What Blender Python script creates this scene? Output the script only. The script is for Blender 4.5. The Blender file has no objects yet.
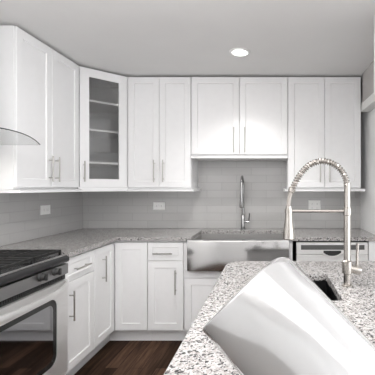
import bpy, bmesh, math, random
from mathutils import Vector, Matrix
random.seed(7)
sc = bpy.context.scene
COL = sc.collection
PI = math.pi

# ------------------------------------------------------------------ camera, world, lights, exposure
CAMZ = 1.333
cam_d = bpy.data.cameras.new('camera')
cam_d.sensor_width = 36.0
cam_d.lens = 336.0 / 375.0 * 36.0
cam_d.shift_x = -0.22
cam_d.clip_start = 0.02
cam = bpy.data.objects.new('camera', cam_d)
cam.location = (0, 0, CAMZ)
cam.rotation_euler = (PI / 2, 0, 0)
COL.objects.link(cam)
sc.camera = cam

w = bpy.data.worlds.new('world')
sc.world = w
w.use_nodes = True
bg = w.node_tree.nodes['Background']
bg.inputs['Color'].default_value = (0.97, 0.98, 1.0, 1)
bg.inputs['Strength'].default_value = 2.4

def area_light(name, loc, target, sx, sy, power, color=(1, 1, 1), shape='RECTANGLE'):
    d = bpy.data.lights.new(name, 'AREA')
    d.shape = shape
    d.size = sx
    d.size_y = sy
    d.energy = power
    d.color = color
    o = bpy.data.objects.new(name, d)
    o.location = loc
    v = Vector(target) - Vector(loc)
    o.rotation_euler = v.to_track_quat('-Z', 'Y').to_euler()
    COL.objects.link(o)
    return o

# unseen area light added at ceiling height, sized for the roll's bright band
cl = area_light('roll_band_fill', (1.62, -0.68, 2.375), (1.62, -0.68, 0.0), 3.0, 1.4, 14, (1.0, 0.985, 0.97))
cl.rotation_euler = (0, 0, -0.12)
# downlights over the island, above the frame
area_light('island_downlight', (-0.25, 1.25, 2.375), (-0.25, 1.25, 0), 0.3, 0.3, 8, (1.0, 0.985, 0.97), 'DISK')
# upward fill light added beside the camera to brighten the ceiling
area_light('ceiling_fill', (-0.8, -0.5, 1.5), (-0.8, -0.499, 2.8), 0.8, 0.8, 36, (1.0, 0.99, 0.98))

sc.view_settings.view_transform = 'Standard'
sc.view_settings.look = 'None'
sc.view_settings.gamma = 1.0
sc.view_settings.use_curve_mapping = False
sc.view_settings.exposure = 1.12

# ------------------------------------------------------------------ materials
MATS = {}

def new_mat(name):
    m = bpy.data.materials.new(name)
    m.use_nodes = True
    nt = m.node_tree
    b = nt.nodes['Principled BSDF']
    MATS[name] = m
    return m, nt, b

def N(nt, t, **kw):
    n = nt.nodes.new(t)
    for k, v in kw.items():
        setattr(n, k, v)
    return n

def plain(name, col, rough=0.5, metal=0.0, coat=0.0, spec=0.5, noise=0.0, nscale=20.0):
    """plain material with a very slight procedural unevenness"""
    m, nt, b = new_mat(name)
    b.inputs['Roughness'].default_value = rough
    b.inputs['Metallic'].default_value = metal
    b.inputs['Coat Weight'].default_value = coat
    b.inputs['Specular IOR Level'].default_value = spec
    tc = N(nt, 'ShaderNodeTexCoord')
    no = N(nt, 'ShaderNodeTexNoise')
    no.inputs['Scale'].default_value = nscale
    no.inputs['Detail'].default_value = 3
    nt.links.new(tc.outputs['Object'], no.inputs['Vector'])
    rp = N(nt, 'ShaderNodeValToRGB')
    k = max(noise, 0.01)
    c0 = [max(0, c * (1 - k)) for c in col]
    c1 = [min(1, c * (1 + k)) for c in col]
    rp.color_ramp.elements[0].position = 0.3
    rp.color_ramp.elements[1].position = 0.7
    rp.color_ramp.elements[0].color = (*c0, 1)
    rp.color_ramp.elements[1].color = (*c1, 1)
    nt.links.new(no.outputs['Fac'], rp.inputs['Fac'])
    nt.links.new(rp.outputs['Color'], b.inputs['Base Color'])
    return m

def brushed(name, col, rough=0.3, axis='X', streak=0.06):
    m, nt, b = new_mat(name)
    b.inputs['Metallic'].default_value = 1.0
    tc = N(nt, 'ShaderNodeTexCoord')
    mp = N(nt, 'ShaderNodeMapping')
    s = {'X': (1, 120, 120), 'Y': (120, 1, 120), 'Z': (120, 120, 1)}[axis]
    mp.inputs['Scale'].default_value = s
    no = N(nt, 'ShaderNodeTexNoise')
    no.inputs['Scale'].default_value = 6
    no.inputs['Detail'].default_value = 4
    nt.links.new(tc.outputs['Object'], mp.inputs['Vector'])
    nt.links.new(mp.outputs['Vector'], no.inputs['Vector'])
    rp = N(nt, 'ShaderNodeValToRGB')
    rp.color_ramp.elements[0].color = (*[c * (1 - streak) for c in col], 1)
    rp.color_ramp.elements[1].color = (*[min(1, c * (1 + streak)) for c in col], 1)
    nt.links.new(no.outputs['Fac'], rp.inputs['Fac'])
    nt.links.new(rp.outputs['Color'], b.inputs['Base Color'])
    mr = N(nt, 'ShaderNodeMapRange')
    mr.inputs['To Min'].default_value = rough * 0.8
    mr.inputs['To Max'].default_value = rough * 1.2
    nt.links.new(no.outputs['Fac'], mr.inputs['Value'])
    nt.links.new(mr.outputs['Result'], b.inputs['Roughness'])
    return m

CAB = plain('white_cabinet_paint', (0.85, 0.85, 0.855), 0.35, noise=0.01)
CEIL = plain('ceiling_paint', (0.80, 0.795, 0.79), 0.85, noise=0.012, nscale=3)
WALL = plain('wall_paint', (0.86, 0.86, 0.86), 0.8, noise=0.012, nscale=4)
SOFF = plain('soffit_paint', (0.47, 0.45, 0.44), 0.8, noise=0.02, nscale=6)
TRIMW = plain('trim_paint', (0.78, 0.78, 0.76), 0.5, noise=0.012)
INNER = plain('cabinet_interior', (0.74, 0.74, 0.74), 0.55, noise=0.03, nscale=9)
PLATE = plain('outlet_plastic', (0.88, 0.88, 0.87), 0.3)
SLOT = plain('outlet_slot', (0.12, 0.12, 0.12), 0.5)
BLACK = plain('black_enamel', (0.018, 0.018, 0.018), 0.22, noise=0.2)
IRON = plain('cast_iron', (0.012, 0.012, 0.012), 0.55, noise=0.2, nscale=60)
DARKGAP = plain('dark_recess', (0.02, 0.02, 0.02), 0.7)
OVENGLASS = plain('oven_glass', (0.36, 0.36, 0.37), 0.05, metal=1.0)
STEEL = brushed('brushed_stainless_front', (0.40, 0.395, 0.39), 0.13, 'X')
STEELY = brushed('brushed_stainless_side', (0.80, 0.795, 0.79), 0.40, 'Y')
STEELY.node_tree.nodes['Principled BSDF'].inputs['Metallic'].default_value = 0.7
COOKT = brushed('cooktop_steel', (0.55, 0.55, 0.55), 0.2, 'Y')
STEELD = brushed('dark_stainless', (0.075, 0.075, 0.077), 0.33, 'Y')
PANELS = brushed('range_panel_stainless', (0.31, 0.31, 0.31), 0.36, 'Y')
NICKEL = plain('brushed_nickel', (0.50, 0.485, 0.46), 0.30, metal=1.0, noise=0.03, nscale=120)
NICKELW = plain('warm_nickel', (0.44, 0.415, 0.385), 0.26, metal=1.0, noise=0.03, nscale=120)
CHROME = plain('faucet_chrome', (0.40, 0.40, 0.40), 0.12, metal=1.0)
DWF = plain('dishwasher_steel', (0.78, 0.775, 0.77), 0.4, metal=0.35, noise=0.015, nscale=60)
SATIN = plain('satin_steel_bowl', (0.42, 0.415, 0.41), 0.38, metal=0.65, noise=0.03, nscale=80)
CARD = plain('core_card', (0.45, 0.38, 0.30), 0.8, noise=0.06, nscale=50)

def film_mat():
    m, nt, b = new_mat('glossy_film')
    b.inputs['Base Color'].default_value = (0.39, 0.39, 0.39, 1)
    b.inputs['Metallic'].default_value = 0.4
    b.inputs['Roughness'].default_value = 0.10
    b.inputs['Coat Weight'].default_value = 1.0
    b.inputs['Coat Roughness'].default_value = 0.04
    tc = N(nt, 'ShaderNodeTexCoord')
    no = N(nt, 'ShaderNodeTexNoise')
    no.inputs['Scale'].default_value = 3
    nt.links.new(tc.outputs['Object'], no.inputs['Vector'])
    bp = N(nt, 'ShaderNodeBump')
    bp.inputs['Strength'].default_value = 0.01
    nt.links.new(no.outputs['Fac'], bp.inputs['Height'])
    nt.links.new(bp.outputs['Normal'], b.inputs['Normal'])
    return m
FILM = film_mat()

def granite():
    m, nt, b = new_mat('speckled_granite')
    b.inputs['Roughness'].default_value = 0.16
    b.inputs['Specular IOR Level'].default_value = 0.5
    tc = N(nt, 'ShaderNodeTexCoord')
    # warp a little so that the crystals are irregular
    nz = N(nt, 'ShaderNodeTexNoise')
    nz.inputs['Scale'].default_value = 90
    nz.inputs['Detail'].default_value = 2
    nt.links.new(tc.outputs['Object'], nz.inputs['Vector'])
    mx = N(nt, 'ShaderNodeVectorMath', operation='MULTIPLY_ADD')
    mx.inputs[1].default_value = (0.007, 0.007, 0.007)
    nt.links.new(nz.outputs['Color'], mx.inputs[0])
    nt.links.new(tc.outputs['Object'], mx.inputs[2])
    vo = N(nt, 'ShaderNodeTexVoronoi')
    vo.inputs['Scale'].default_value = 150
    nt.links.new(mx.outputs['Vector'], vo.inputs['Vector'])
    sp = N(nt, 'ShaderNodeSeparateColor')
    nt.links.new(vo.outputs['Color'], sp.inputs['Color'])
    rp = N(nt, 'ShaderNodeValToRGB')
    rp.color_ramp.interpolation = 'CONSTANT'
    els = [(0.0, (0.02, 0.02, 0.021)), (0.085, (0.10, 0.097, 0.097)), (0.17, (0.33, 0.31, 0.30)),
           (0.26, (0.37, 0.36, 0.353)), (0.42, (0.455, 0.444, 0.435)), (0.62, (0.52, 0.51, 0.50)), (0.84, (0.40, 0.37, 0.358))]
    rp.color_ramp.elements[0].color = (*els[0][1], 1)
    rp.color_ramp.elements[1].position = els[1][0]
    rp.color_ramp.elements[1].color = (*els[1][1], 1)
    for p, c in els[2:]:
        e = rp.color_ramp.elements.new(p)
        e.color = (*c, 1)
    nt.links.new(sp.outputs['Red'], rp.inputs['Fac'])
    # finer flecks
    v2 = N(nt, 'ShaderNodeTexVoronoi')
    v2.inputs['Scale'].default_value = 300
    nt.links.new(tc.outputs['Object'], v2.inputs['Vector'])
    s2 = N(nt, 'ShaderNodeSeparateColor')
    nt.links.new(v2.outputs['Color'], s2.inputs['Color'])
    gt = N(nt, 'ShaderNodeMath', operation='LESS_THAN')
    gt.inputs[1].default_value = 0.13
    nt.links.new(s2.outputs['Red'], gt.inputs[0])
    mix = N(nt, 'ShaderNodeMix', data_type='RGBA')
    nt.links.new(gt.outputs['Value'], mix.inputs['Factor'])
    nt.links.new(rp.outputs['Color'], mix.inputs[6])
    mix.inputs[7].default_value = (0.12, 0.11, 0.11, 1)
    nt.links.new(mix.outputs[2], b.inputs['Base Color'])
    return m
GRANITE = granite()

def tile_mat(name, along):
    m, nt, b = new_mat(name)
    tc = N(nt, 'ShaderNodeTexCoord')
    sp = N(nt, 'ShaderNodeSeparateXYZ')
    cb = N(nt, 'ShaderNodeCombineXYZ')
    nt.links.new(tc.outputs['Object'], sp.inputs['Vector'])
    nt.links.new(sp.outputs['X' if along == 'X' else 'Y'], cb.inputs['X'])
    nt.links.new(sp.outputs['Z'], cb.inputs['Y'])
    br = N(nt, 'ShaderNodeTexBrick')
    br.offset = 0.5
    br.inputs['Scale'].default_value = 1.0
    br.inputs['Mortar Size'].default_value = 0.003
    br.inputs['Mortar Smooth'].default_value = 0.25
    br.inputs['Brick Width'].default_value = 0.305
    br.inputs['Row Height'].default_value = 0.078
    br.inputs['Bias'].default_value = 0.0
    br.inputs['Color1'].default_value = (0.45, 0.445, 0.44, 1)
    br.inputs['Color2'].default_value = (0.48, 0.475, 0.47, 1)
    br.inputs['Mortar'].default_value = (0.36, 0.355, 0.35, 1)
    nt.links.new(cb.outputs['Vector'], br.inputs['Vector'])
    nt.links.new(br.outputs['Color'], b.inputs['Base Color'])
    mr = N(nt, 'ShaderNodeMapRange')
    mr.inputs['To Min'].default_value = 0.10
    mr.inputs['To Max'].default_value = 0.6
    nt.links.new(br.outputs['Fac'], mr.inputs['Value'])
    nt.links.new(mr.outputs['Result'], b.inputs['Roughness'])
    b.inputs['Coat Weight'].default_value = 0.7
    b.inputs['Coat Roughness'].default_value = 0.06
    no = N(nt, 'ShaderNodeTexNoise')
    no.inputs['Scale'].default_value = 9
    nt.links.new(tc.outputs['Object'], no.inputs['Vector'])
    ad = N(nt, 'ShaderNodeMath', operation='MULTIPLY_ADD')
    ad.inputs[1].default_value = -1.0
    nt.links.new(br.outputs['Fac'], ad.inputs[0])
    ml = N(nt, 'ShaderNodeMath', operation='MULTIPLY')
    ml.inputs[1].default_value = 0.5
    nt.links.new(no.outputs['Fac'], ml.inputs[0])
    nt.links.new(ml.outputs['Value'], ad.inputs[2])
    bp = N(nt, 'ShaderNodeBump')
    bp.inputs['Strength'].default_value = 0.25
    bp.inputs['Distance'].default_value = 0.004
    nt.links.new(ad.outputs['Value'], bp.inputs['Height'])
    nt.links.new(bp.outputs['Normal'], b.inputs['Normal'])
    return m
TILEX = tile_mat('grey_glass_tile_back', 'X')
TILEY = tile_mat('grey_glass_tile_side', 'Y')

def wood_floor():
    m, nt, b = new_mat('dark_wood_planks')
    tc = N(nt, 'ShaderNodeTexCoord')
    sp = N(nt, 'ShaderNodeSeparateXYZ')
    cb = N(nt, 'ShaderNodeCombineXYZ')
    nt.links.new(tc.outputs['Object'], sp.inputs['Vector'])
    nt.links.new(sp.outputs['Y'], cb.inputs['X'])
    nt.links.new(sp.outputs['X'], cb.inputs['Y'])
    br = N(nt, 'ShaderNodeTexBrick')
    br.offset = 0.37
    br.inputs['Scale'].default_value = 1.0
    br.inputs['Mortar Size'].default_value = 0.0015
    br.inputs['Brick Width'].default_value = 1.1
    br.inputs['Row Height'].default_value = 0.095
    br.inputs['Color1'].default_value = (0.026, 0.0155, 0.0105, 1)
    br.inputs['Color2'].default_value = (0.085, 0.050, 0.034, 1)
    br.inputs['Mortar'].default_value = (0.006, 0.004, 0.003, 1)
    nt.links.new(cb.outputs['Vector'], br.inputs['Vector'])
    mp = N(nt, 'ShaderNodeMapping')
    mp.inputs['Scale'].default_value = (40, 3, 1)
    nt.links.new(tc.outputs['Object'], mp.inputs['Vector'])
    no = N(nt, 'ShaderNodeTexNoise')
    no.inputs['Scale'].default_value = 1.0
    no.inputs['Detail'].default_value = 6
    no.inputs['Roughness'].default_value = 0.65
    nt.links.new(mp.outputs['Vector'], no.inputs['Vector'])
    rp = N(nt, 'ShaderNodeValToRGB')
    rp.color_ramp.elements[0].position = 0.3
    rp.color_ramp.elements[0].color = (0.39, 0.39, 0.39, 1)
    rp.color_ramp.elements[1].position = 0.72
    rp.color_ramp.elements[1].color = (1.7, 1.65, 1.6, 1)
    nt.links.new(no.outputs['Fac'], rp.inputs['Fac'])
    mx = N(nt, 'ShaderNodeMix', data_type='RGBA', blend_type='MULTIPLY')
    mx.inputs['Factor'].default_value = 1.0
    nt.links.new(br.outputs['Color'], mx.inputs[6])
    nt.links.new(rp.outputs['Color'], mx.inputs[7])
    nt.links.new(mx.outputs[2], b.inputs['Base Color'])
    b.inputs['Roughness'].default_value = 0.6
    b.inputs['Specular IOR Level'].default_value = 0.05
    return m
WOOD = wood_floor()

def clear_glass(name, tint, refl=0.09, rough=0.03):
    m, nt, b = new_mat(name)
    out = nt.nodes['Material Output']
    tr = N(nt, 'ShaderNodeBsdfTransparent')
    tr.inputs['Color'].default_value = (*tint, 1)
    gl = N(nt, 'ShaderNodeBsdfGlossy')
    gl.inputs['Roughness'].default_value = rough
    fr = N(nt, 'ShaderNodeFresnel')
    fr.inputs['IOR'].default_value = 2.4
    ms = N(nt, 'ShaderNodeMixShader')
    ad = N(nt, 'ShaderNodeMath', operation='MULTIPLY')
    ad.inputs[1].default_value = refl / 0.04
    ad.use_clamp = True
    nt.links.new(fr.outputs['Fac'], ad.inputs[0])
    nt.links.new(ad.outputs['Value'], ms.inputs['Fac'])
    nt.links.new(tr.outputs['BSDF'], ms.inputs[1])
    nt.links.new(gl.outputs['BSDF'], ms.inputs[2])
    nt.links.new(ms.outputs['Shader'], out.inputs['Surface'])
    return m
PANE = clear_glass('cabinet_pane_glass', (0.93, 0.93, 0.93), 0.02)
HOODGLASS = clear_glass('hood_canopy_glass', (0.975, 0.98, 0.98), 0.015)
GLASSEDGE = plain('hood_glass_edge', (0.05, 0.06, 0.06), 0.2)

def emis(name, col, strength):
    m, nt, b = new_mat(name)
    b.inputs['Base Color'].default_value = (0.9, 0.9, 0.9, 1)
    b.inputs['Emission Color'].default_value = (*col, 1)
    b.inputs['Emission Strength'].default_value = strength
    return m
LAMP = emis('lamp_lens', (1.0, 0.98, 0.95), 3.0)

# ------------------------------------------------------------------ object helpers
ORG = {}

def thing(name, label, cat, loc, group=None):
    o = bpy.data.objects.new(name, None)
    o.empty_display_size = 0.05
    COL.objects.link(o)
    o.location = loc
    ORG[o.name] = Vector(loc)
    o['label'] = label
    o['category'] = cat
    if group:
        o['group'] = group
    return o

def obj(name, bm, mat, parent=None, smooth=False, label=None):
    """link a bmesh built in world coordinates as one mesh object"""
    bmesh.ops.remove_doubles(bm, verts=bm.verts, dist=1e-6)
    bmesh.ops.recalc_face_normals(bm, faces=bm.faces)
    off = ORG[parent.name] if parent is not None else None
    if off is None:
        xs = [v.co for v in bm.verts]
        lo = Vector((min(c.x for c in xs), min(c.y for c in xs), min(c.z for c in xs)))
        hi = Vector((max(c.x for c in xs), max(c.y for c in xs), max(c.z for c in xs)))
        off = Vector(((lo.x + hi.x) / 2, (lo.y + hi.y) / 2, lo.z))
    bmesh.ops.translate(bm, vec=-off, verts=bm.verts)
    me = bpy.data.meshes.new(name)
    if smooth:
        for f in bm.faces:
            f.smooth = True
        for e in bm.edges:
            if len(e.link_faces) == 2 and e.calc_face_angle(0) > 0.6:
                e.smooth = False
    bm.to_mesh(me)
    bm.free()
    me.materials.append(mat)
    o = bpy.data.objects.new(name, me)
    COL.objects.link(o)
    if parent is not None:
        o.parent = parent
        ORG[o.name] = off
    else:
        o.location = off
        ORG[o.name] = off
    if label:
        o['label'] = label
    return o

def tag(o, label, cat, group=None):
    o['label'] = label
    o['category'] = cat
    if group:
        o['group'] = group
    return o

def struct(name, bm, mat, smooth=False):
    o = obj(name, bm, mat, None, smooth)
    o['kind'] = 'structure'
    return o

def BM():
    return bmesh.new()

def merge(bm, tmp):
    me = bpy.data.meshes.new('tmp')
    tmp.to_mesh(me)
    tmp.free()
    bm.from_mesh(me)
    bpy.data.meshes.remove(me)

def box(bm, x0, x1, y0, y1, z0, z1, bev=0.0, seg=2):
    t = BM()
    bmesh.ops.create_cube(t, size=1.0)
    for v in t.verts:
        v.co = Vector(((x0 + x1) / 2 + v.co.x * (x1 - x0), (y0 + y1) / 2 + v.co.y * (y1 - y0), (z0 + z1) / 2 + v.co.z * (z1 - z0)))
    if bev > 0:
        bmesh.ops.bevel(t, geom=t.edges[:], offset=bev, segments=seg, profile=0.5, affect='EDGES')
    merge(bm, t)
    return bm

class Frame:
    """local frame of a cabinet front: u along the front, n outward, z up"""
    def __init__(s, o, u, n):
        s.o = Vector(o); s.u = Vector(u).normalized(); s.n = Vector(n).normalized()
    def p(s, u, n, z):
        return s.o + s.u * u + s.n * n + Vector((0, 0, z))

def fbox(bm, F, u0, u1, n0, n1, z0, z1, bev=0.0, seg=2):
    t = BM()
    bmesh.ops.create_cube(t, size=1.0)
    for v in t.verts:
        v.co = F.p((u0 + u1) / 2 + v.co.x * (u1 - u0), (n0 + n1) / 2 + v.co.y * (n1 - n0), (z0 + z1) / 2 + v.co.z * (z1 - z0))
    if bev > 0:
        bmesh.ops.bevel(t, geom=t.edges[:], offset=bev, segments=seg, profile=0.5, affect='EDGES')
    merge(bm, t)
    return bm

def tube(bm, pts, r, seg=12, closed_ends=True, radii=None):
    pts = [Vector(p) for p in pts]
    n = len(pts)
    tang = []
    for i in range(n):
        a = pts[max(i - 1, 0)]; b = pts[min(i + 1, n - 1)]
        tang.append((b - a).normalized())
    up = Vector((0, 0, 1)) if abs(tang[0].z) < 0.9 else Vector((0, 1, 0))
    nrm = (up - tang[0] * up.dot(tang[0])).normalized()
    rings = []
    for i in range(n):
        if i:
            nrm = (nrm - tang[i] * nrm.dot(tang[i]))
            nrm.normalize()
        bi = tang[i].cross(nrm)
        rr = radii[i] if radii else r
        rings.append([bm.verts.new(pts[i] + nrm * math.cos(2 * PI * k / seg) * rr + bi * math.sin(2 * PI * k / seg) * rr) for k in range(seg)])
    for i in range(n - 1):
        for k in range(seg):
            bm.faces.new((rings[i][k], rings[i][(k + 1) % seg], rings[i + 1][(k + 1) % seg], rings[i + 1][k]))
    if closed_ends:
        bm.faces.new(rings[0][::-1])
        bm.faces.new(rings[-1])
    return bm

def prism(bm, pts, z0, z1):
    """vertical prism over a plan polygon"""
    a = [bm.verts.new((p[0], p[1], z0)) for p in pts]
    b = [bm.verts.new((p[0], p[1], z1)) for p in pts]
    n = len(pts)
    bm.faces.new(a[::-1])
    bm.faces.new(b)
    for i in range(n):
        bm.faces.new((a[i], a[(i + 1) % n], b[(i + 1) % n], b[i]))
    return bm

def smooth_path(ctrl, n=10):
    """Catmull-Rom through the control points"""
    c = [Vector(p) for p in ctrl]
    c = [c[0] * 2 - c[1]] + c + [c[-1] * 2 - c[-2]]
    out = []
    for i in range(1, len(c) - 2):
        for k in range(n):
            t = k / n
            p0, p1, p2, p3 = c[i - 1], c[i], c[i + 1], c[i + 2]
            out.append(0.5 * ((2 * p1) + (p2 - p0) * t + (2 * p0 - 5 * p1 + 4 * p2 - p3) * t * t + (3 * p1 - p0 - 3 * p2 + p3) * t ** 3))
    out.append(c[-2])
    return out

def panel_front(bm, F, u0, u1, z0, z1, n0, n1, stile, depth=0.008, hole=False, bev=0.0025, slope=0.004):
    """shaker front: raised frame round a recessed flat panel (or an open hole for a pane)"""
    def ring(du, n):
        return [F.p(u0 + du, n, z0 + du), F.p(u1 - du, n, z0 + du), F.p(u1 - du, n, z1 - du), F.p(u0 + du, n, z1 - du)]
    loops = [ring(0, n0), ring(0, n1 - bev), ring(bev, n1), ring(stile, n1), ring(stile + slope, n1 - depth)]
    if hole:
        loops[-1] = ring(stile, n0)
    V = [[bm.verts.new(p) for p in L] for L in loops]
    for a, b in zip(V[:-1], V[1:]):
        for k in range(4):
            bm.faces.new((a[k], a[(k + 1) % 4], b[(k + 1) % 4], b[k]))
    if hole:
        for k in range(4):
            bm.faces.new((V[-1][k], V[-1][(k + 1) % 4], V[0][(k + 1) % 4], V[0][k]))
    else:
        bm.faces.new(V[-1])
        bm.faces.new(V[0][::-1])
    return bm

def bar_handle(F, n, parent, u=None, z=None, u0=None, u1=None, z0=None, z1=None, r=0.0055):
    """bar pull on two posts, vertical when u is given, horizontal when z is given"""
    b = BM()
    out = 0.032
    if u is not None:
        tube(b, [F.p(u, n + out, z0), F.p(u, n + out, z1)], r, 10)
        for zz in (z0 + 0.03, z1 - 0.03):
            tube(b, [F.p(u, n - 0.0005, zz), F.p(u, n + out, zz)], r * 0.8, 8)
    else:
        tube(b, [F.p(u0, n + out, z), F.p(u1, n + out, z)], r, 10)
        for uu in (u0 + 0.025, u1 - 0.025):
            tube(b, [F.p(uu, n - 0.0005, z), F.p(uu, n + out, z)], r * 0.8, 8)
    return obj('handle', b, NICKEL, parent, True, 'brushed nickel bar handle')

def carcass(bm, F, u0, u1, n0, n1, z0, z1, t=0.018, front_open=False):
    """cabinet box from panels, n1 = its front"""
    fbox(bm, F, u0, u0 + t, n0, n1, z0, z1)
    fbox(bm, F, u1 - t, u1, n0, n1, z0, z1)
    fbox(bm, F, u0 + t, u1 - t, n0, n1, z0, z0 + t)
    fbox(bm, F, u0 + t, u1 - t, n0, n1, z1 - t, z1)
    fbox(bm, F, u0 + t, u1 - t, n0, n0 + t, z0 + t, z1 - t)
    fbox(bm, F, u0 + t, u1 - t, n0 + t + 0.1, n1 - 0.03, (z0 + z1) / 2, (z0 + z1) / 2 + t)   # shelf

# ------------------------------------------------------------------ the room
XL, YB, XR = -1.93, 3.46, 0.93
ZC = 2.388
b = BM(); box(b, XL - 0.1, 3.2, -3.0, YB + 0.1, -0.08, 0.0); struct('floor', b, WOOD)
b = BM(); box(b, XL - 0.1, 3.2, -3.0, YB + 0.1, ZC, ZC + 0.1); struct('ceiling', b, CEIL)
b = BM(); box(b, XL - 0.1, XR + 0.12, YB, YB + 0.1, 0, ZC); struct('wall_back', b, WALL)
b = BM(); box(b, XL - 0.1, XL, -3.0, YB, 0, ZC); struct('wall_left', b, WALL)
b = BM(); 
box(b, XL - 0.1, 3.2, -3.1, -3.0, 0, ZC)
struct('wall_rear', b, WALL)
b = BM(); box(b, XR, XR + 0.12, 1.35, YB, 0, ZC); struct('wall_right', b, WALL)
# soffit high on the right wall with its pale lower board
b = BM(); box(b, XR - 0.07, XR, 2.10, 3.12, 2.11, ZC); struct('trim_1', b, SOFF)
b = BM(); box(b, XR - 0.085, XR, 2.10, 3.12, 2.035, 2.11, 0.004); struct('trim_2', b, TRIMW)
# grey glass tile above the worktops
b = BM(); box(b, XL + 0.008, XR, YB - 0.008, YB, 0.9145, 1.62); struct('trim_3', b, TILEX)
b = BM(); box(b, XL, XL + 0.008, 1.20, YB - 0.0, 0.9145, 1.62); struct('trim_4', b, TILEY)

FB = Frame((0, 0, 0), (1, 0, 0), (0, -1, 0))      # back run: u = x, n = -y
FL = Frame((0, 0, 0), (0, 1, 0), (1, 0, 0))       # left run: u = y, n = x
YT = YB - 0.008     # face of the back tiles
XT = XL + 0.008     # face of the left tiles

# ------------------------------------------------------------------ base cabinets
DZ0, DZ1 = 0.121, 0.866
DF = 2.85          # back door faces
DX = -1.32         # left door faces
CT0, CT1 = 0.884, 0.914
def base_body(name, root, F, u0, u1, nback, nfront, top=CT0 - 0.001):
    b = BM()
    carcass(b, F, u0, u1, nback, nfront, 0.105, top)
    body = obj('body', b, CAB, root)
    b = BM()
    fbox(b, F, u0, u1, nfront - 0.075, nfront - 0.057, 0.0, 0.105)
    obj('toe_kick', b, CAB, root)
    return body

def front_door(root, F, u0, u1, z0, z1, nface, stile=0.057, handle=None, **kw):
    b = BM()
    panel_front(b, F, u0 + 0.0015, u1 - 0.0015, z0, z1, nface - 0.019, nface, stile, **kw)
    d = obj('door', b, CAB, root)
    if handle:
        bar_handle(F, nface, d, **handle)
    return d

def front_drawer(root, F, u0, u1, z0, z1, nface, handle=None):
    b = BM()
    panel_front(b, F, u0 + 0.0015, u1 - 0.0015, z0, z1, nface - 0.019, nface, 0.04, depth=0.006)
    d = obj('drawer', b, CAB, root)
    if handle:
        bar_handle(F, nface, d, **handle)
    return d

NBK = -(YB - 0.002)   # back of back-run cabinets (n coordinate)
# left run: drawer cabinet beside the range
t = thing('base_cabinet', 'white base cabinet with one drawer over a door, right beside the range', 'cabinet', (-1.62, 2.34, 0))
base_body('body', t, FL, 2.150, 2.525, XL + 0.002, DX - 0.0195)
front_drawer(t, FL, 2.150, 2.525, 0.712, DZ1, DX, dict(z=0.785, u0=2.245, u1=2.425))
front_door(t, FL, 2.150, 2.525, DZ0, 0.708, DX, handle=dict(u=2.213, z0=0.455, z1=0.652))
# corner base cabinet with its two-leaf door
t = thing('corner_base_cabinet', 'white L-shaped corner base cabinet with a door leaf on each side of the inner corner', 'cabinet', (-1.62, 3.15, 0))
b = BM()
prism(b, [(XL + 0.002, 2.527), (DX - 0.0195, 2.527), (DX - 0.0195, DF + 0.0195), (-1.041, DF + 0.0195), (-1.041, YB - 0.002), (XL + 0.002, YB - 0.002)], 0.105, CT0 - 0.001)
obj('body', b, CAB, t)
b = BM()
fbox(b, FL, 2.527, DF + 0.0945, DX - 0.0945, DX - 0.0765, 0, 0.105)
fbox(b, FB, DX - 0.0945, -1.041, -(DF + 0.0945), -(DF + 0.0765), 0, 0.105)
obj('toe_kick', b, CAB, t)
front_door(t, FL, 2.527, DF - 0.002, DZ0, DZ1, DX, handle=dict(u=2.645, z0=0.592, z1=0.795))
front_door(t, FB, DX + 0.002, -1.041, DZ0, DZ1, -DF)
# back run: drawer cabinet left of the sink
t = thing('base_cabinet', 'narrow white base cabinet with one drawer over a door, just left of the farmhouse sink', 'cabinet', (-0.886, 3.15, 0))
base_body('body', t, FB, -1.039, -0.734, NBK, -(DF + 0.0195))
front_drawer(t, FB, -1.039, -0.734, 0.712, DZ1, -DF, dict(z=0.776, u0=-0.985, u1=-0.822))
front_door(t, FB, -1.039, -0.734, DZ0, 0.708, -DF, handle=dict(u=-0.797, z0=0.432, z1=0.636))
# sink base
SX0, SX1 = -0.688, 0.157
t = thing('sink_base_cabinet', 'white sink base cabinet carrying the stainless farmhouse sink', 'cabinet', (-0.271, 3.15, 0))
b = BM()
u0, u1, n1 = -0.732, 0.192, -(DF + 0.0195)
for a, c in ((u0, SX0 - 0.001), (SX1 + 0.001, u1)):
    fbox(b, FB, a, c, NBK, n1, 0.105, CT0 - 0.001)
fbox(b, FB, SX0 - 0.001, SX1 + 0.001, NBK, n1, 0.105, 0.123)
fbox(b, FB, SX0 - 0.001, SX1 + 0.001, NBK, NBK + 0.018, 0.123, 0.6)
obj('body', b, CAB, t)
b = BM(); fbox(b, FB, u0, u1, n1 - 0.075, n1 - 0.057, 0, 0.105); obj('toe_kick', b, CAB, t)
b = BM(); fbox(b, FB, u0 + 0.001, u1 - 0.001, n1, -DF, 0.568, 0.634, 0.0015); obj('rail', b, CAB, t)
b = BM()
fbox(b, FB, u0 + 0.001, SX0 - 0.002, n1, -DF, 0.636, DZ1, 0.0015)
obj('stile', b, CAB, t)
b = BM()
fbox(b, FB, SX1 + 0.002, u1 - 0.001, n1, -DF, 0.636, DZ1, 0.0015)
obj('stile', b, CAB, t)
mid = (u0 + u1) / 2
front_door(t, FB, u0 + 0.004, mid, DZ0, 0.562, -DF)
front_door(t, FB, mid, u1 - 0.004, DZ0, 0.562, -DF)
# end panel right of the dishwasher
b = BM(); box(b, 0.838, XR - 0.001, DF, YB - 0.002, 0.0, CT0 - 0.001, 0.001)
tag(obj('end_panel', b, CAB), 'white filler panel between the dishwasher and the right wall', 'panel')

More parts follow.
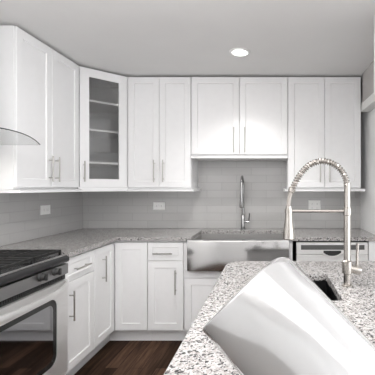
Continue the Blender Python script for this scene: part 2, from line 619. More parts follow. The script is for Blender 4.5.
# ------------------------------------------------------------------ worktops
b = BM()
CFy, CFx = 2.825, -1.295
prism(b, [(XT, 2.149), (CFx, 2.149), (CFx, CFy), (-0.668, CFy), (-0.668, 3.272), (0.128, 3.272), (0.128, CFy), (XR - 0.001, CFy), (XR - 0.001, YT), (XT, YT)], CT0, CT1)
b.normal_update()
bmesh.ops.triangulate(b, faces=[f for f in b.faces if len(f.verts) > 4])
tag(obj('countertop', b, GRANITE), 'grey speckled granite worktop running round the corner along both walls', 'countertop')

# ------------------------------------------------------------------ farmhouse sink
t = thing('farmhouse_sink', 'stainless steel apron front sink set into the worktop under the short wall cabinet', 'sink', (-0.27, 3.03, 0.62))
b = BM()
nseg = 24
def bow(x):
    k = (x - SX0) / (SX1 - SX0) * 2 - 1
    return 2.788 - 0.026 * (1 - k * k)
fr = []
for i in range(nseg + 1):
    x = SX0 + (SX1 - SX0) * i / nseg
    y = bow(x)
    prof = [(2.8235, 0.638), (y + 0.004, 0.638), (y, 0.642), (y, 0.886), (y + 0.003, 0.894), (y + 0.010, 0.897), (2.8235, 0.897)]
    fr.append([b.verts.new((x, p, z)) for p, z in prof])
for i in range(nseg):
    for k in range(7):
        b.faces.new((fr[i][k], fr[i][(k + 1) % 7], fr[i + 1][(k + 1) % 7], fr[i + 1][k]))
b.faces.new(fr[0]); b.faces.new(fr[-1][::-1])
obj('apron', b, STEEL, t, True)
b = BM()
# bowl: outside box with an inner hollow
def rrect(x0, x1, y0, y1, r, z, n=5):
    pts = []
    for cx, cy, a0 in ((x1 - r, y1 - r, 0), (x0 + r, y1 - r, PI / 2), (x0 + r, y0 + r, PI), (x1 - r, y0 + r, 1.5 * PI)):
        for k in range(n + 1):
            a = a0 + PI / 2 * k / n
            pts.append(Vector((cx + r * math.cos(a), cy + r * math.sin(a), z)))
    return pts
def bowl(bm, x0, x1, y0, y1, ztop, zbot, th=0.012, r=0.02, flange=0.0):
    loops = [rrect(x0 - th, x1 + th, y0 - th, y1 + th, r + th, zbot - th),
             rrect(x0 - th, x1 + th, y0 - th, y1 + th, r + th, ztop),
             rrect(x0, x1, y0, y1, r, ztop),
             rrect(x0, x1, y0, y1, r, zbot + 0.02),
             rrect(x0 + 0.012, x1 - 0.012, y0 + 0.012, y1 - 0.012, r, zbot + 0.004),
             rrect(x0 + 0.03, x1 - 0.03, y0 + 0.03, y1 - 0.03, r, zbot)]
    V = [[bm.verts.new(p) for p in L] for L in loops]
    n = len(V[0])
    for a, c in zip(V[:-1], V[1:]):
        for k in range(n):
            bm.faces.new((a[k], a[(k + 1) % n], c[(k + 1) % n], c[k]))
    bm.faces.new(V[-1])
    bm.faces.new(V[0][::-1])
bowl(b, -0.668, 0.128, 2.837, 3.272, 0.883, 0.66)
obj('bowl', b, SATIN, t, True)
b = BM()
tube(b, [(-0.27, 3.08, 0.658), (-0.27, 3.08, 0.664)], 0.045, 24)
obj('drain', b, CHROME, t, True)

# faucet behind the farmhouse sink
t = thing('faucet', 'tall slim chrome gooseneck faucet behind the farmhouse sink', 'faucet', (-0.27, 3.36, CT1))
fx, fy = -0.27, 3.36
b = BM()
tube(b, [(fx, fy, CT1), (fx, fy, CT1 + 0.006), (fx, fy, CT1 + 0.010), (fx, fy, CT1 + 0.012)], 0.03, 20, radii=[0.028, 0.028, 0.025, 0.02])
obj('base_flange', b, CHROME, t, True)
b = BM()
tube(b, [(fx, fy, CT1 + 0.008), (fx, fy, CT1 + 0.14), (fx, fy, CT1 + 0.15)], 0.021, 16, radii=[0.021, 0.021, 0.016])
obj('body', b, CHROME, t, True)
b = BM()
R = 0.085
pts = [(fx, fy, CT1 + 0.13), (fx, fy, CT1 + 0.3), (fx, fy, CT1 + 0.44)]
for k in range(1, 13):
    a = PI * k / 12
    pts.append((fx, fy - R + R * math.cos(a), CT1 + 0.44 + R * math.sin(a)))
pts.append((fx, fy - 2 * R, CT1 + 0.40))
tube(b, pts, 0.0125, 14)
obj('gooseneck', b, CHROME, t, True)
b = BM()
tube(b, [(fx, fy - 2 * R, CT1 + 0.41), (fx, fy - 2 * R, CT1 + 0.35), (fx, fy - 2 * R, CT1 + 0.24), (fx, fy - 2 * R, CT1 + 0.225)], 0.017, 16, radii=[0.0145, 0.0165, 0.020, 0.017])
obj('spray_head', b, CHROME, t, True)
b = BM()
tube(b, [(fx + 0.015, fy, CT1 + 0.075), (fx + 0.062, fy, CT1 + 0.075)], 0.012, 12)
tube(b, [(fx + 0.058, fy, CT1 + 0.072), (fx + 0.062, fy - 0.01, CT1 + 0.12), (fx + 0.066, fy - 0.02, CT1 + 0.165)], 0.006, 10)
obj('lever', b, CHROME, t, True)

# ------------------------------------------------------------------ dishwasher
t = thing('dishwasher', 'stainless dishwasher with a dark control strip under the worktop right of the sink', 'dishwasher', (0.527, 3.15, 0))
b = BM(); box(b, 0.226, 0.828, 2.875, YB - 0.01, 0.10, 0.872); obj('body', b, DARKGAP, t)
b = BM(); box(b, 0.226, 0.828, 2.925, 2.94, 0.0, 0.099); obj('toe_panel', b, BLACK, t)
b = BM(); box(b, 0.224, 0.830, DF - 0.005, 2.874, 0.112, 0.760, 0.004); d = obj('door', b, DWF, t)
b = BM(); box(b, 0.224, 0.830, DF - 0.005, 2.874, 0.763, 0.868, 0.004); cp = obj('control_panel', b, DWF, t)
b = BM(); box(b, 0.262, 0.800, DF - 0.0075, DF - 0.0045, 0.806, 0.846, 0.001); obj('display_strip', b, plain('display_strip_dark', (0.10, 0.10, 0.10), 0.3), cp)
# scooped pocket handle
b = BM()
F = Frame((0.527, DF - 0.005, 0), (1, 0, 0), (0, -1, 0))
lo, hi = [], []
for i in range(17):
    k = i / 16 * 2 - 1
    zl = 0.755 + 0.035 * abs(k) ** 2.2
    lo.append((k * 0.085, zl))
prev = None
for i, (u, zl) in enumerate(lo):
    ring = [b.verts.new(F.p(u, 0.0005, zl - 0.014)), b.verts.new(F.p(u, 0.022, zl - 0.010)), b.verts.new(F.p(u, 0.022, zl)), b.verts.new(F.p(u, 0.0005, zl))]
    if prev:
        for k in range(4):
            b.faces.new((prev[k], prev[(k + 1) % 4], ring[(k + 1) % 4], ring[k]))
    else:
        b.faces.new(ring)
    prev = ring
b.faces.new(prev[::-1])
obj('handle', b, DWF, t, True)
b = BM()
pts = [(u, zl) for u, zl in lo if abs(u) < 0.08]
top = [b.verts.new(F.p(u, 0.001, 0.798)) for u, zl in pts]
bot = [b.verts.new(F.p(u, 0.001, zl)) for u, zl in pts]
for i in range(len(pts) - 1):
    b.faces.new((bot[i], bot[i + 1], top[i + 1], top[i]))
r = bmesh.ops.extrude_face_region(b, geom=b.faces[:])
bmesh.ops.translate(b, vec=(0, -0.002, 0), verts=[v for v in r['geom'] if isinstance(v, bmesh.types.BMVert)])
obj('handle_pocket', b, DARKGAP, cp)

# ------------------------------------------------------------------ wall cabinets
UZ0, UZ1 = 1.322, 2.371
UY = 3.15     # faces of the back wall-cabinet doors
UX = -1.625   # faces of the left wall-cabinet doors
def rail(root, F, u0, u1, n0, n1, z, lip0=0.0, lip1=0.0):
    b = BM()
    fbox(b, F, u0 - lip0, u1 + lip1, n0, n1, z - 0.024, z - 0.0005, 0.004)
    obj('light_rail', b, CAB, root)

def wall_cabinet(label, F, u0, u1, nback, nface, z0, z1, loc, hz0, hz1, name='wall_cabinet', handles=True, lip=(0.0, 0.0), stile=0.057, hd=0.043, railn=0.022):
    t = thing(name, label, 'cabinet', loc)
    b = BM(); carcass(b, F, u0, u1, nback, nface - 0.0195, z0, z1); obj('body', b, CAB, t)
    m = (u0 + u1) / 2
    front_door(t, F, u0 + 0.001, m, z0 + 0.012, z1 - 0.002, nface, stile, dict(u=m - hd, z0=hz0, z1=hz1) if handles else None)
    front_door(t, F, m, u1 - 0.001, z0 + 0.012, z1 - 0.002, nface, stile, dict(u=m + hd, z0=hz0, z1=hz1) if handles else None)
    rail(t, F, u0, u1, nback, nface + railn, z0, *lip)
    return t

wall_cabinet('two-door white wall cabinet on the left wall beside the range hood', FL, 2.152, 2.862, XT, UX, UZ0, UZ1, (-1.77, 2.5, UZ0), 1.375, 1.565, hd=0.037)
wall_cabinet('two-door white wall cabinet on the back wall next to the glass-door corner cabinet', FB, -1.335, -0.742, -YT, -UY, UZ0, UZ1, (-1.04, 3.3, UZ0), 1.383, 1.590, lip=(0, 0.03), hd=0.042)
wall_cabinet('short two-door white wall cabinet hung above the farmhouse sink', FB, -0.740, 0.166, -YT, -UY, 1.632, UZ1, (-0.287, 3.3, 1.632), 1.660, 1.895, hd=0.051, railn=0.0)
wall_cabinet('tall two-door white wall cabinet above the dishwasher, behind the spring faucet', FB, 0.168, 0.855, -YT, -UY, UZ0, UZ1, (0.51, 3.3, UZ0), 1.383, 1.600, lip=(0.03, 0.03), hd=0.044)

# diagonal corner cabinet with a glass door
t = thing('corner_wall_cabinet', 'diagonal white corner wall cabinet with a glass door showing three shelves', 'cabinet', (-1.6, 3.15, UZ0))
A = Vector((UX, 2.864, 0)); Bc = Vector((-1.337, UY + 0.002, 0))
diag = (Bc - A)
Wd = diag.length
nd = Vector((diag.y, -diag.x, 0)).normalized()
FD = Frame(A - nd * 0.0, diag, nd)
plan = [(XT, 2.864), (UX, 2.864), (Bc.x, Bc.y), (Bc.x, YT), (XT, YT)]
inner = [(XT + 0.016, 2.88), (UX - 0.004, 2.88), (Bc.x - 0.016, Bc.y + 0.004), (Bc.x - 0.016, YT - 0.016), (XT + 0.016, YT - 0.016)]
# carcass: side, back and top/bottom panels, the diagonal front left open
b = BM()
box(b, XT, UX - 0.013, 2.864, 2.880, UZ0, UZ1)
box(b, Bc.x - 0.016, Bc.x, UY + 0.015, YT, UZ0, UZ1)
pl2 = [(XT, 2.864), (UX - 0.013, 2.864), (Bc.x, Bc.y + 0.013), (Bc.x, YT), (XT, YT)]
prism(b, pl2, UZ0, UZ0 + 0.018)
prism(b, pl2, UZ1 - 0.018, UZ1)
obj('body', b, CAB, t)
b = BM()
box(b, XT, XT + 0.014, 2.8805, YT, UZ0 + 0.0185, UZ1 - 0.0185)
box(b, XT + 0.0145, Bc.x - 0.0165, YT - 0.014, YT, UZ0 + 0.0185, UZ1 - 0.0185)
obj('back_panel', b, INNER, t, label='grey interior back of the cabinet')
for zs in (1.545, 1.835, 2.09):
    b = BM()
    prism(b, [(XT + 0.0145, 2.881), (UX - 0.03, 2.881), (Bc.x - 0.017, Bc.y + 0.03), (Bc.x - 0.017, YT - 0.0145), (XT + 0.0145, YT - 0.0145)], zs, zs + 0.017)
    obj('shelf', b, CAB, t)
b = BM()
panel_front(b, FD, 0.003, Wd - 0.003, UZ0 + 0.012, UZ1 - 0.002, -0.019, 0.0, 0.074, hole=True)
d = obj('door', b, CAB, t)
bar_handle(FD, 0.0, d, u=0.034, z0=1.383, z1=1.560)
b = BM()
fbox(b, FD, 0.072, Wd - 0.072, -0.012, -0.008, UZ0 + 0.082, UZ1 - 0.072)
obj('glass_pane', b, PANE, d)
b = BM()
e0 = A + nd * 0.022; e1 = Bc + nd * 0.022
prism(b, [(XT, 2.864), (e0.x, 2.864), (e1.x, UY - 0.022 + 0.02), (e1.x, YT), (XT, YT)] if False else [(XT, 2.864), (A.x, 2.864), (A.x + 0.019, 2.864), (Bc.x, UY - 0.019), (Bc.x, YT), (XT, YT)], UZ0 - 0.024, UZ0 - 0.0005)
obj('light_rail', b, CAB, t)

# short cabinet high on the right wall, near the camera
t = thing('wall_cabinet', 'short white wall cabinet high on the right wall, cut off by the photo edge', 'cabinet', (0.78, 1.7, 1.87))
FR = Frame((0, 0, 0), (0, 1, 0), (-1, 0, 0))
b = BM(); carcass(b, FR, 1.40, 2.06, -(XR - 0.001), -0.655, 1.885, ZC - 0.004); obj('body', b, CAB, t)
front_door(t, FR, 1.402, 1.73, 1.895, ZC - 0.008, -0.635)
front_door(t, FR, 1.73, 2.058, 1.895, ZC - 0.008, -0.635)

# ------------------------------------------------------------------ range
RY0, RY1 = 1.386, 2.146
t = thing('range', 'stainless gas range with black cooktop against the left wall', 'range', (-1.62, 1.766, 0))
b = BM(); box(b, XL + 0.01, -1.335, RY0, RY1, 0.03, 0.893, 0.002)
obj('body', b, BLACK, t)
for yy in (RY0 + 0.05, RY1 - 0.05):
    for xx in (XL + 0.06, -1.40):
        b = BM(); tube(b, [(xx, yy, 0), (xx, yy, 0.032)], 0.018, 10); obj('foot', b, BLACK, t, True)
b = BM(); box(b, XL + 0.009, -1.300, RY0, RY1, 0.8935, 0.911, 0.005)
obj('cooktop', b, COOKT, t)
# bullnose above the knobs
b = BM()
pr = [(-1.334, 0.862), (-1.286, 0.862), (-1.282, 0.868), (-1.282, 0.884), (-1.288, 0.895), (-1.299, 0.902), (-1.2995, 0.893), (-1.334, 0.893)]
a = [b.verts.new((x, RY0, z)) for x, z in pr]; c = [b.verts.new((x, RY1, z)) for x, z in pr]
for k in range(len(pr)):
    b.faces.new((a[k], a[(k + 1) % len(pr)], c[(k + 1) % len(pr)], c[k]))
b.faces.new(a); b.faces.new(c[::-1])
obj('front_trim', b, STEELD, t, True)
b = BM(); box(b, -1.3345, -1.288, RY0 + 0.001, RY1 - 0.001, 0.787, 0.851, 0.002)
cp = obj('control_panel', b, PANELS, t)
for ky in (1.430, 1.515, 1.885, 2.008):
    b = BM()
    kz = 0.830
    tube(b, [(-1.2885, ky, kz), (-1.283, ky, kz), (-1.280, ky, kz)], 0.023, 20, radii=[0.024, 0.024, 0.021])
    tube(b, [(-1.281, ky, kz), (-1.262, ky, kz), (-1.259, ky, kz)], 0.019, 20, radii=[0.0195, 0.018, 0.016])
    box(b, -1.262, -1.247, ky - 0.0065, ky + 0.0065, kz - 0.019, kz + 0.019, 0.003)
    obj('knob', b, plain('knob_black', (0.03, 0.03, 0.03), 0.3), cp, True, 'black control knob') if 'knob_black' not in MATS else obj('knob', b, MATS['knob_black'], cp, True, 'black control knob')
b = BM(); box(b, -1.3345, -1.306, RY0 + 0.004, RY1 - 0.004, 0.752, 0.783)
for k in range(46):
    y = RY0 + 0.03 + k * 0.0153
    box(b, -1.3065, -1.303, y, y + 0.006, 0.760, 0.781)
obj('vent_strip', b, BLACK, t)
# oven door
OX = -1.290
def plate_with_hole(bm, y0, y1, z0, z1, hy0, hy1, hz0, hz1, r, x0, x1, n=8):
    inn = []
    for cy, cz, a0 in ((hy1 - r, hz1 - r, 0), (hy0 + r, hz1 - r, PI / 2), (hy0 + r, hz0 + r, PI), (hy1 - r, hz0 + r, 1.5 * PI)):
        for k in range(n + 1):
            a = a0 + PI / 2 * k / n
            inn.append((cy + r * math.cos(a), cz + r * math.sin(a)))
    out = []
    cs = ((y1, z1), (y0, z1), (y0, z0), (y1, z0))
    for q in range(4):
        for k in range(n + 1):
            out.append(cs[q])
    def mk(L, x): return [bm.verts.new((x, y, z)) for y, z in L]
    O0, O1, I1, I0 = mk(out, x0), mk(out, x1), mk(inn, x1), mk(inn, x0)
    m = len(inn)
    for P, Q in ((O0, O1), (O1, I1), (I1, I0), (I0, O0)):
        for k in range(m):
            f = (P[k], P[(k + 1) % m], Q[(k + 1) % m], Q[k])
            bm.faces.new(f)
    bmesh.ops.remove_doubles(bm, verts=bm.verts, dist=1e-6)
    bmesh.ops.dissolve_degenerate(bm, edges=bm.edges, dist=1e-6)
b = BM()
WY0, WY1, WZ0, WZ1 = 1.497, 2.035, 0.268, 0.668
plate_with_hole(b, RY0 + 0.003, RY1 - 0.003, 0.165, 0.749, WY0, WY1, WZ0, WZ1, 0.055, OX - 0.04, OX)
d = obj('oven_door', b, STEELY, t)
b = BM()
def rr_yz(y0, y1, z0, z1, r, x, n=8):
    L = []
    for cy, cz, a0 in ((y1 - r, z1 - r, 0), (y0 + r, z1 - r, PI / 2), (y0 + r, z0 + r, PI), (y1 - r, z0 + r, 1.5 * PI)):
        for k in range(n + 1):
            a = a0 + PI / 2 * k / n
            L.append(Vector((x, cy + r * math.cos(a), cz + r * math.sin(a))))
    return L
V = [[b.verts.new(p) for p in rr_yz(WY0 - 0.0005, WY1 + 0.0005, WZ0 - 0.0005, WZ1 + 0.0005, 0.0555, x)] for x in (OX - 0.02, OX - 0.004)]
m = len(V[0])
for k in range(m):
    b.faces.new((V[0][k], V[0][(k + 1) % m], V[1][(k + 1) % m], V[1][k]))
b.faces.new(V[1]); b.faces.new(V[0][::-1])
obj('window', b, OVENGLASS, d, label='dark glossy oven window')
b = BM()
plate_with_hole(b, WY0, WY1, WZ0, WZ1, WY0 + 0.028, WY1 - 0.028, WZ0 + 0.03, WZ1 - 0.03, 0.04, OX - 0.0039, OX - 0.0028)
obj('window_border', b, BLACK, d)
# strap handle, bowed outward
b = BM()
prev = None
for i in range(25):
    k = i / 24 * 2 - 1
    y = 1.766 + k * 0.372
    xo = OX + 0.006 + 0.050 * (1 - abs(k) ** 3.0)
    zc = 0.724 - 0.006 * (1 - k * k)
    hh = 0.019
    ring = [b.verts.new((xo - 0.006, y, zc - hh)), b.verts.new((xo + 0.004, y, zc - hh + 0.003)), b.verts.new((xo + 0.008, y, zc)), b.verts.new((xo + 0.004, y, zc + hh - 0.003)), b.verts.new((xo - 0.006, y, zc + hh))]
    if prev:
        for q in range(5):
            b.faces.new((prev[q], prev[(q + 1) % 5], ring[(q + 1) % 5], ring[q]))
    else:
        b.faces.new(ring)
    prev = ring
b.faces.new(prev[::-1])
obj('handle', b, STEELY, d, True)
b = BM(); box(b, -1.334, OX - 0.004, RY0 + 0.003, RY1 - 0.003, 0.035, 0.155, 0.004)
obj('storage_drawer', b, STEELY, t)
# burner caps and grates
for gx, gy in ((-1.48, 1.52), (-1.48, 2.01), (-1.77, 1.52), (-1.77, 2.01), (-1.62, 1.766)):
    b = BM()
    tube(b, [(gx, gy, 0.910), (gx, gy, 0.918), (gx, gy, 0.922), (gx, gy, 0.926)], 0.04, 20, radii=[0.05, 0.046, 0.036, 0.034])
    obj('burner', b, IRON, t, True)
for gi in range(3):
    g0 = RY0 + 0.012 + gi * 0.2475
    g1 = g0 + 0.241
    b = BM()
    gx0, gx1 = XL + 0.03, -1.325
    ht = 0.9285
    for yy in (g0, g1 - 0.012):
        box(b, gx0, gx1, yy, yy + 0.012, ht - 0.004, ht + 0.011, 0.002)
    for xx in (gx0, gx1 - 0.012, (gx0 + gx1) / 2 - 0.006):
        box(b, xx, xx + 0.012, g0, g1, ht - 0.004, ht + 0.011, 0.002)
    for k in range(1, 4):
        yy = g0 + (g1 - g0) * k / 4
        box(b, gx0, gx1, yy - 0.005, yy + 0.005, ht, ht + 0.013, 0.002)
    for xx in (gx0 + 0.15, gx1 - 0.16):
        box(b, xx, xx + 0.010, g0, g1, ht, ht + 0.012, 0.002)
    for yy in (g0, g1 - 0.012):
        for xx in (gx0, gx1 - 0.012):
            box(b, xx, xx + 0.012, yy, yy + 0.012, 0.9105, ht, 0.001)
    obj('burner_grate', b, IRON, t)

# ------------------------------------------------------------------ range hood
t = thing('range_hood', 'range hood with a curved clear glass canopy over the range', 'range hood', (-1.77, 1.766, 1.58))
b = BM()
box(b, XT, -1.60, 1.55, 2.00, 1.580, 1.612, 0.004)
obj('body', b, STEELY, t)
b = BM(); box(b, XT, -1.66, 1.63, 1.90, 1.642, ZC - 0.001, 0.002); obj('chimney', b, STEELY, t)
def canopy_pt(y, s):
    k = (y - 1.766) / 0.345
    xf = -1.375 - 0.072 * k * k
    z = 1.634 - 0.035 * k * k
    return Vector((XT + (xf - XT) * s, y, z))
b = BM()
NY, NX = 28, 6
for layer in (0, 0.006):
    pass
top = [[b.verts.new(canopy_pt(1.421 + 0.69 * i / NY, j / NX) + Vector((0, 0, 0.006))) for j in range(NX + 1)] for i in range(NY + 1)]
bot = [[b.verts.new(canopy_pt(1.421 + 0.69 * i / NY, j / NX)) for j in range(NX + 1)] for i in range(NY + 1)]
for i in range(NY):
    for j in range(NX):
        b.faces.new((top[i][j], top[i + 1][j], top[i + 1][j + 1], top[i][j + 1]))
        b.faces.new((bot[i][j], bot[i][j + 1], bot[i + 1][j + 1], bot[i + 1][j]))
for i in range(NY):
    b.faces.new((top[i][0], bot[i][0], bot[i + 1][0], top[i + 1][0]))
for j in range(NX):
    b.faces.new((top[0][j], top[0][j + 1], bot[0][j + 1], bot[0][j]))
    b.faces.new((top[NY][j], bot[NY][j], bot[NY][j + 1], top[NY][j + 1]))
for i in range(NY):
    b.faces.new((top[i][NX], top[i + 1][NX], bot[i + 1][NX], bot[i][NX]))
cn = obj('glass_canopy', b, HOODGLASS, t, True)
b = BM()
tube(b, [canopy_pt(1.421 + 0.69 * i / NY, 1.003) + Vector((0, 0, 0.003)) for i in range(NY + 1)], 0.003, 8)
obj('glass_edge', b, GLASSEDGE, cn, True)
b = BM()
b.free()
for yy in (1.64, 1.90):
    b = BM(); tube(b, [(-1.70, yy, 1.5775), (-1.70, yy, 1.5805)], 0.03, 16)
    obj('hood_lamp', b, LAMP, t, True)
for yy in (1.64, 1.90):
    l = area_light('hood_light', (-1.70, yy, 1.572), (-1.70, yy, 0.9), 0.05, 0.05, 0.2, (1.0, 0.95, 0.86), 'DISK')

# ------------------------------------------------------------------ outlets
def outlet(label, F, u, z, n, wd, ht, gangs):
    t = thing('outlet', label, 'outlet', F.p(u, n, z - ht / 2))
    b = BM(); fbox(b, F, u - wd / 2, u + wd / 2, n, n + 0.006, z - ht / 2, z + ht / 2, 0.002)
    pl = obj('cover_plate', b, PLATE, t)
    for gu, gz in gangs:
        b = BM(); fbox(b, F, u + gu - 0.017, u + gu + 0.017, n + 0.006, n + 0.0085, z + gz - 0.014, z + gz + 0.014, 0.002)
        s = obj('socket', b, PLATE, t)
        b = BM()
        for k in (-0.0055, 0.0055):
            fbox(b, F, u + gu - 0.005, u + gu + 0.005, n + 0.0085, n + 0.009, z + gz + k - 0.001, z + gz + k + 0.001)
        obj('slots', b, SLOT, s)
outlet('white outlet plate on the left tiled wall near the range', FL, 2.872, 1.142, XT, 0.122, 0.078, ((-0.025, 0), (0.025, 0)))
outlet('white outlet plate on the back tiles below the two-door cabinet left of the sink', FB, -1.137, 1.144, -YT, 0.120, 0.076, ((-0.025, 0), (0.025, 0)))
outlet('larger white outlet plate on the back tiles seen through the spring faucet loop', FB, 0.457, 1.141, -YT, 0.124, 0.122, ((-0.025, 0.022), (0.025, 0.022), (-0.025, -0.022), (0.025, -0.022)))

# ------------------------------------------------------------------ ceiling downlight
LX, LY = -0.235, 2.615
t = thing('ceiling_downlight', 'round recessed downlight glowing in the ceiling above the sink', 'ceiling light', (LX, LY, ZC - 0.01))
b = BM()
pr = [(0.058, -0.0005), (0.060, -0.008), (0.068, -0.010), (0.080, -0.006), (0.082, -0.0005)]
rings = []
for k in range(40):
    a = 2 * PI * k / 40
    rings.append([b.verts.new((LX + r * math.cos(a), LY + r * math.sin(a), ZC + z)) for r, z in pr])
for k in range(40):
    for q in range(5):
        b.faces.new((rings[k][q], rings[k][(q + 1) % 5], rings[(k + 1) % 40][(q + 1) % 5], rings[(k + 1) % 40][q]))
obj('trim_ring', b, PLATE, t, True)
b = BM(); tube(b, [(LX, LY, ZC - 0.0005), (LX, LY, ZC - 0.005), (LX, LY, ZC - 0.007)], 0.057, 32, radii=[0.057, 0.057, 0.048]); obj('lens', b, LAMP, t, True)
dl = area_light('downlight_lamp', (LX, LY, ZC - 0.012), (LX, LY, 0), 0.11, 0.11, 2.6, (1.0, 0.98, 0.95), 'DISK')
dl.data.spread = 1.95

# ------------------------------------------------------------------ kitchen island
IX0, IX1, IY0, IY1 = -0.240, 0.66, 0.6645, 1.915
t = thing('island_cabinet', 'white island cabinet under the pale granite island top', 'cabinet', (0.22, 1.3, 0))
HX0, HX1, HY0, HY1 = -0.04, 0.272, 1.245, 1.62     # sink cut-out
b = BM()
ib = (IX0 + 0.045, IX1 - 0.03, IY0 + 0.03, IY1 - 0.03)
box(b, ib[0], ib[1], ib[2], 1.20, 0.10, CT0 - 0.001)
box(b, ib[0], ib[1], 1.66, ib[3], 0.10, CT0 - 0.001)
box(b, ib[0], -0.07, 1.20, 1.66, 0.10, CT0 - 0.001)
box(b, 0.300, ib[1], 1.20, 1.66, 0.10, CT0 - 0.001)
box(b, -0.07, 0.300, 1.20, 1.66, 0.10, 0.6)
obj('body', b, CAB, t)
b = BM(); box(b, ib[0] + 0.06, ib[1] - 0.06, ib[2] + 0.02, ib[3] - 0.06, 0.0, 0.0995); obj('toe_kick', b, CAB, t)
FI = Frame((0, 0, 0), (0, 1, 0), (-1, 0, 0))
for k in range(2):
    a0 = ib[2] + 0.01 + k * 0.57
    b = BM(); panel_front(b, FI, a0, a0 + 0.565, 0.121, 0.87, -ib[0] + 0.0005, -ib[0] + 0.0195, 0.06); obj('side_panel', b, CAB, t)
# top with rounded far corner and a sink cut-out
def rr_plan(x0, x1, y0, y1, r, n=6, rs=None):
    pts = []
    rs = rs or (r, r, r, r)
    for (cx, cy, a0, q) in ((x1, y1, 0, 0), (x0, y1, PI / 2, 1), (x0, y0, PI, 2), (x1, y0, 1.5 * PI, 3)):
        rr = rs[q]
        ox = cx - rr if cx == x1 else cx + rr
        oy = cy - rr if cy == y1 else cy + rr
        for k in range(n + 1):
            a = a0 + PI / 2 * k / n
            pts.append((ox + rr * math.cos(a), oy + rr * math.sin(a)))
    return pts
def slab_with_hole(bm, outer, innr, z0, z1, ease=0.003):
    n = len(outer)
    cx = sum(p[0] for p in outer) / n; cy = sum(p[1] for p in outer) / n
    def mk(L, z, s=0.0):
        o = []
        for x, y in L:
            dx, dy = x - cx, y - cy
            o.append(bm.verts.new((x - s * (1 if dx > 0 else -1), y - s * (1 if dy > 0 else -1), z)))
        return o
    L = [mk(outer, z0), mk(outer, z1 - ease), mk(outer, z1, ease), mk(innr, z1), mk(innr, z0)]
    for P, Q in zip(L, L[1:] + L[:1]):
        for k in range(n):
            bm.faces.new((P[k], P[(k + 1) % n], Q[(k + 1) % n], Q[k]))
b = BM()
slab_with_hole(b, rr_plan(IX0, IX1, IY0, IY1, 0, rs=(0.03, 0.09, 0.006, 0.006)), rr_plan(HX0, HX1, HY0, HY1, 0.008), CT0, CT1)
isl = tag(obj('island_countertop', b, GRANITE), 'pale speckled granite island top in the foreground with a sink cut-out', 'countertop')
t = thing('undermount_sink', 'dark steel undermount sink sunk into the island top beside the spring faucet', 'sink', (0.115, 1.43, 0.66))
b = BM()
bowl(b, HX0 - 0.004, HX1 + 0.004, HY0 - 0.004, HY1 + 0.004, 0.883, 0.69, 0.008, 0.012)
obj('bowl', b, STEELD, t, True)
b = BM(); tube(b, [(0.115, 1.43, 0.688), (0.115, 1.43, 0.694)], 0.04, 24); obj('drain', b, CHROME, t, True)

# spring faucet on the island
QX, QY = 0.3285, 1.43
S = 336.0 / QY
def fp(px, py, dy=0.0):
    return Vector(((px - 270) / S, QY + dy, CAMZ - (py - 187.5) / S))
t = thing('spring_faucet', 'tall spring neck pull-down faucet standing on the island top', 'faucet', (QX, QY, CT1))
b = BM()
tube(b, [(QX, QY, CT1), (QX, QY, CT1 + 0.005), (QX, QY, CT1 + 0.008)], 0.024, 24, radii=[0.024, 0.024, 0.020])
obj('base_flange', b, NICKELW, t, True)
b = BM()
tube(b, [(QX, QY, CT1 + 0.006), (QX, QY, CT1 + 0.052), (QX, QY, CT1 + 0.056), (QX, QY, CT1 + 0.105), (QX, QY, CT1 + 0.110), (QX, QY, CT1 + 0.30), (QX, QY, CT1 + 0.302), (QX, QY, CT1 + 0.332), (QX, QY, CT1 + 0.334), (QX, QY, 1.352)], 0.0165, 20,
     radii=[0.0155, 0.0155, 0.022, 0.022, 0.0145, 0.0145, 0.0175, 0.0175, 0.0138, 0.0132])
obj('post', b, NICKELW, t, True)
b = BM()
tube(b, [(QX + 0.01, QY, CT1 + 0.075), (QX + 0.052, QY - 0.012, CT1 + 0.068), (QX + 0.056, QY - 0.013, CT1 + 0.067)], 0.017, 16, radii=[0.018, 0.018, 0.015])
tube(b, [(QX + 0.040, QY - 0.01, CT1 + 0.080), (QX + 0.0395, QY - 0.012, CT1 + 0.13), (QX + 0.040, QY - 0.016, CT1 + 0.185)], 0.0055, 10, radii=[0.0065, 0.0055, 0.0065])
obj('lever', b, NICKELW, t, True)
ctrl = [(QX, QY, 1.335), fp(347.2, 187), fp(345.2, 177.5), fp(340.5, 169.5), fp(332.5, 163.6), fp(322.5, 161.2), fp(311.5, 164), fp(302.5, 171.5), fp(296, 181.5), fp(291.5, 191), fp(289, 200), fp(288.2, 208)]
path = smooth_path(ctrl, 10)
b = BM(); tube(b, path, 0.0092, 12); hose = obj('hose', b, plain('hose_grey', (0.34, 0.315, 0.29), 0.45, metal=0.5), t, True)
# coil round the hose down to where it ends
cum = [0]
for i in range(1, len(path)):
    cum.append(cum[-1] + (path[i] - path[i - 1]).length)
L = cum[-1] * 0.815
def at(s):
    for i in range(1, len(path)):
        if cum[i] >= s:
            k = (s - cum[i - 1]) / max(1e-9, cum[i] - cum[i - 1])
            p = path[i - 1].lerp(path[i], k)
            return p, (path[i] - path[i - 1]).normalized()
    return path[-1], (path[-1] - path[-2]).normalized()
pitch = 0.0112
turns = L / pitch
pts = []
steps = int(turns * 20)
for i in range(steps + 1):
    s = L * i / steps
    p, tg = at(s)
    side = Vector((0, 1, 0))
    up = tg.cross(side).normalized()
    a = 2 * PI * s / pitch
    pts.append(p + side * math.cos(a) * 0.0122 + up * math.sin(a) * 0.0122)
b = BM(); tube(b, pts, 0.0024, 6)
obj('spring', b, NICKELW, t, True)
b = BM()
e = at(L)[0]; tg = at(L)[1]
tube(b, [e - tg * 0.004, e + tg * 0.012, e + tg * 0.016], 0.013, 16, radii=[0.0155, 0.0145, 0.010])
obj('spring_collar', b, NICKELW, t, True)
b = BM()
zz = fp(288.5, 211).z
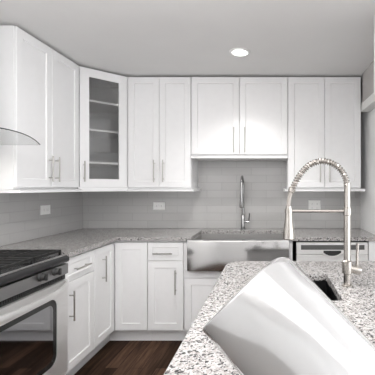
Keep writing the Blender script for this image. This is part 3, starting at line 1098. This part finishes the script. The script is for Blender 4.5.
tube(b, [fp(288.8, 211) + Vector((0.012, 0, 0)), (QX - 0.014, QY, zz)], 0.007, 12)
tube(b, [(fp(288.8, 0).x, QY, zz + 0.010), (fp(288.8, 0).x, QY, zz - 0.010)], 0.0165, 20)
obj('holder_arm', b, NICKELW, t, True)
b = BM()
hx = fp(288.8, 0).x
zt, zb = fp(0, 206).z, fp(0, 239.5).z
tube(b, [(hx, QY, zt), (hx, QY, zt - 0.03), (hx, QY, zt - 0.055), (hx, QY, zb + 0.03), (hx, QY, zb + 0.004), (hx, QY, zb)], 0.015, 20, radii=[0.0125, 0.0145, 0.0165, 0.0245, 0.0255, 0.0225])
obj('spray_head', b, NICKELW, t, True)

# ------------------------------------------------------------------ big roll of glossy film, leaning on the near end of the island
RR = 0.100
P1 = Vector((-0.0487, 0.617, 1.149))
P2 = Vector((0.071, 0.588, 1.028))
ax = (P1 - P2).normalized()
e1 = (Vector((0, -1, 0)) - ax * ax.dot(Vector((0, -1, 0)))).normalized()
e2 = ax.cross(e1).normalized()
# length so that the lowest point of the lower rim touches the floor
drop = RR * math.sqrt(max(0, 1 - ax.z * ax.z))
Lr = (P1.z - drop - 0.001) / ax.z
t = thing('film_roll', 'large roll of glossy white film leaning across the near end of the island', 'roll', P1 - ax * Lr)
up_right = Vector((0.7, 0, 0.7))
A_UP = math.atan2(up_right.dot(e2), up_right.dot(e1)) - PI / 2
def cyl_pt(s, r, a):
    if s < 0.12:      # the free corner of the film is cut round
        q = 0.5 * (1 + math.sin(a - A_UP))
        k = max(0.0, (q - 0.80) / 0.20)
        s = s + 0.034 * (1 - math.sqrt(max(0.0, 1 - k * k)))
    return P1 - ax * s + (e1 * math.cos(a) + e2 * math.sin(a)) * r
NA = 96
def ringpts(s, r):
    return [cyl_pt(s, r, 2 * PI * k / NA) for k in range(NA)]
b = BM()
ri = 0.046
ls = [(0.010, ri), (0.0, ri + 0.003), (0.0, RR - 0.006), (0.0018, RR - 0.0018), (0.006, RR), (0.12, RR), (Lr * 0.25, RR), (Lr * 0.5, RR), (Lr * 0.75, RR), (Lr - 0.006, RR), (Lr, RR - 0.004), (Lr, ri)]
V = [[b.verts.new(p) for p in ringpts(s, r)] for s, r in ls]
for A_, B_ in zip(V, V[1:] + V[:1]):
    for k in range(NA):
        b.faces.new((A_[k], A_[(k + 1) % NA], B_[(k + 1) % NA], B_[k]))
obj('film', b, FILM, t, True)
b = BM()
ls = [(0.012, ri - 0.005), (0.012, ri - 0.0005), (Lr - 0.01, ri - 0.0005), (Lr - 0.01, ri - 0.005)]
V = [[b.verts.new(p) for p in ringpts(s, r)] for s, r in ls]
for A_, B_ in zip(V, V[1:] + V[:1]):
    for k in range(NA):
        b.faces.new((A_[k], A_[(k + 1) % NA], B_[(k + 1) % NA], B_[k]))
obj('core', b, CARD, t, True)
# report how far the roll reaches at worktop height
mx = max(cyl_pt(Lr * i / 400, RR, 2 * PI * k / NA).y for i in range(401) for k in range(NA) if CT0 <= cyl_pt(Lr * i / 400, RR, 2 * PI * k / NA).z <= CT1)
print('ROLL max depth at worktop', mx)
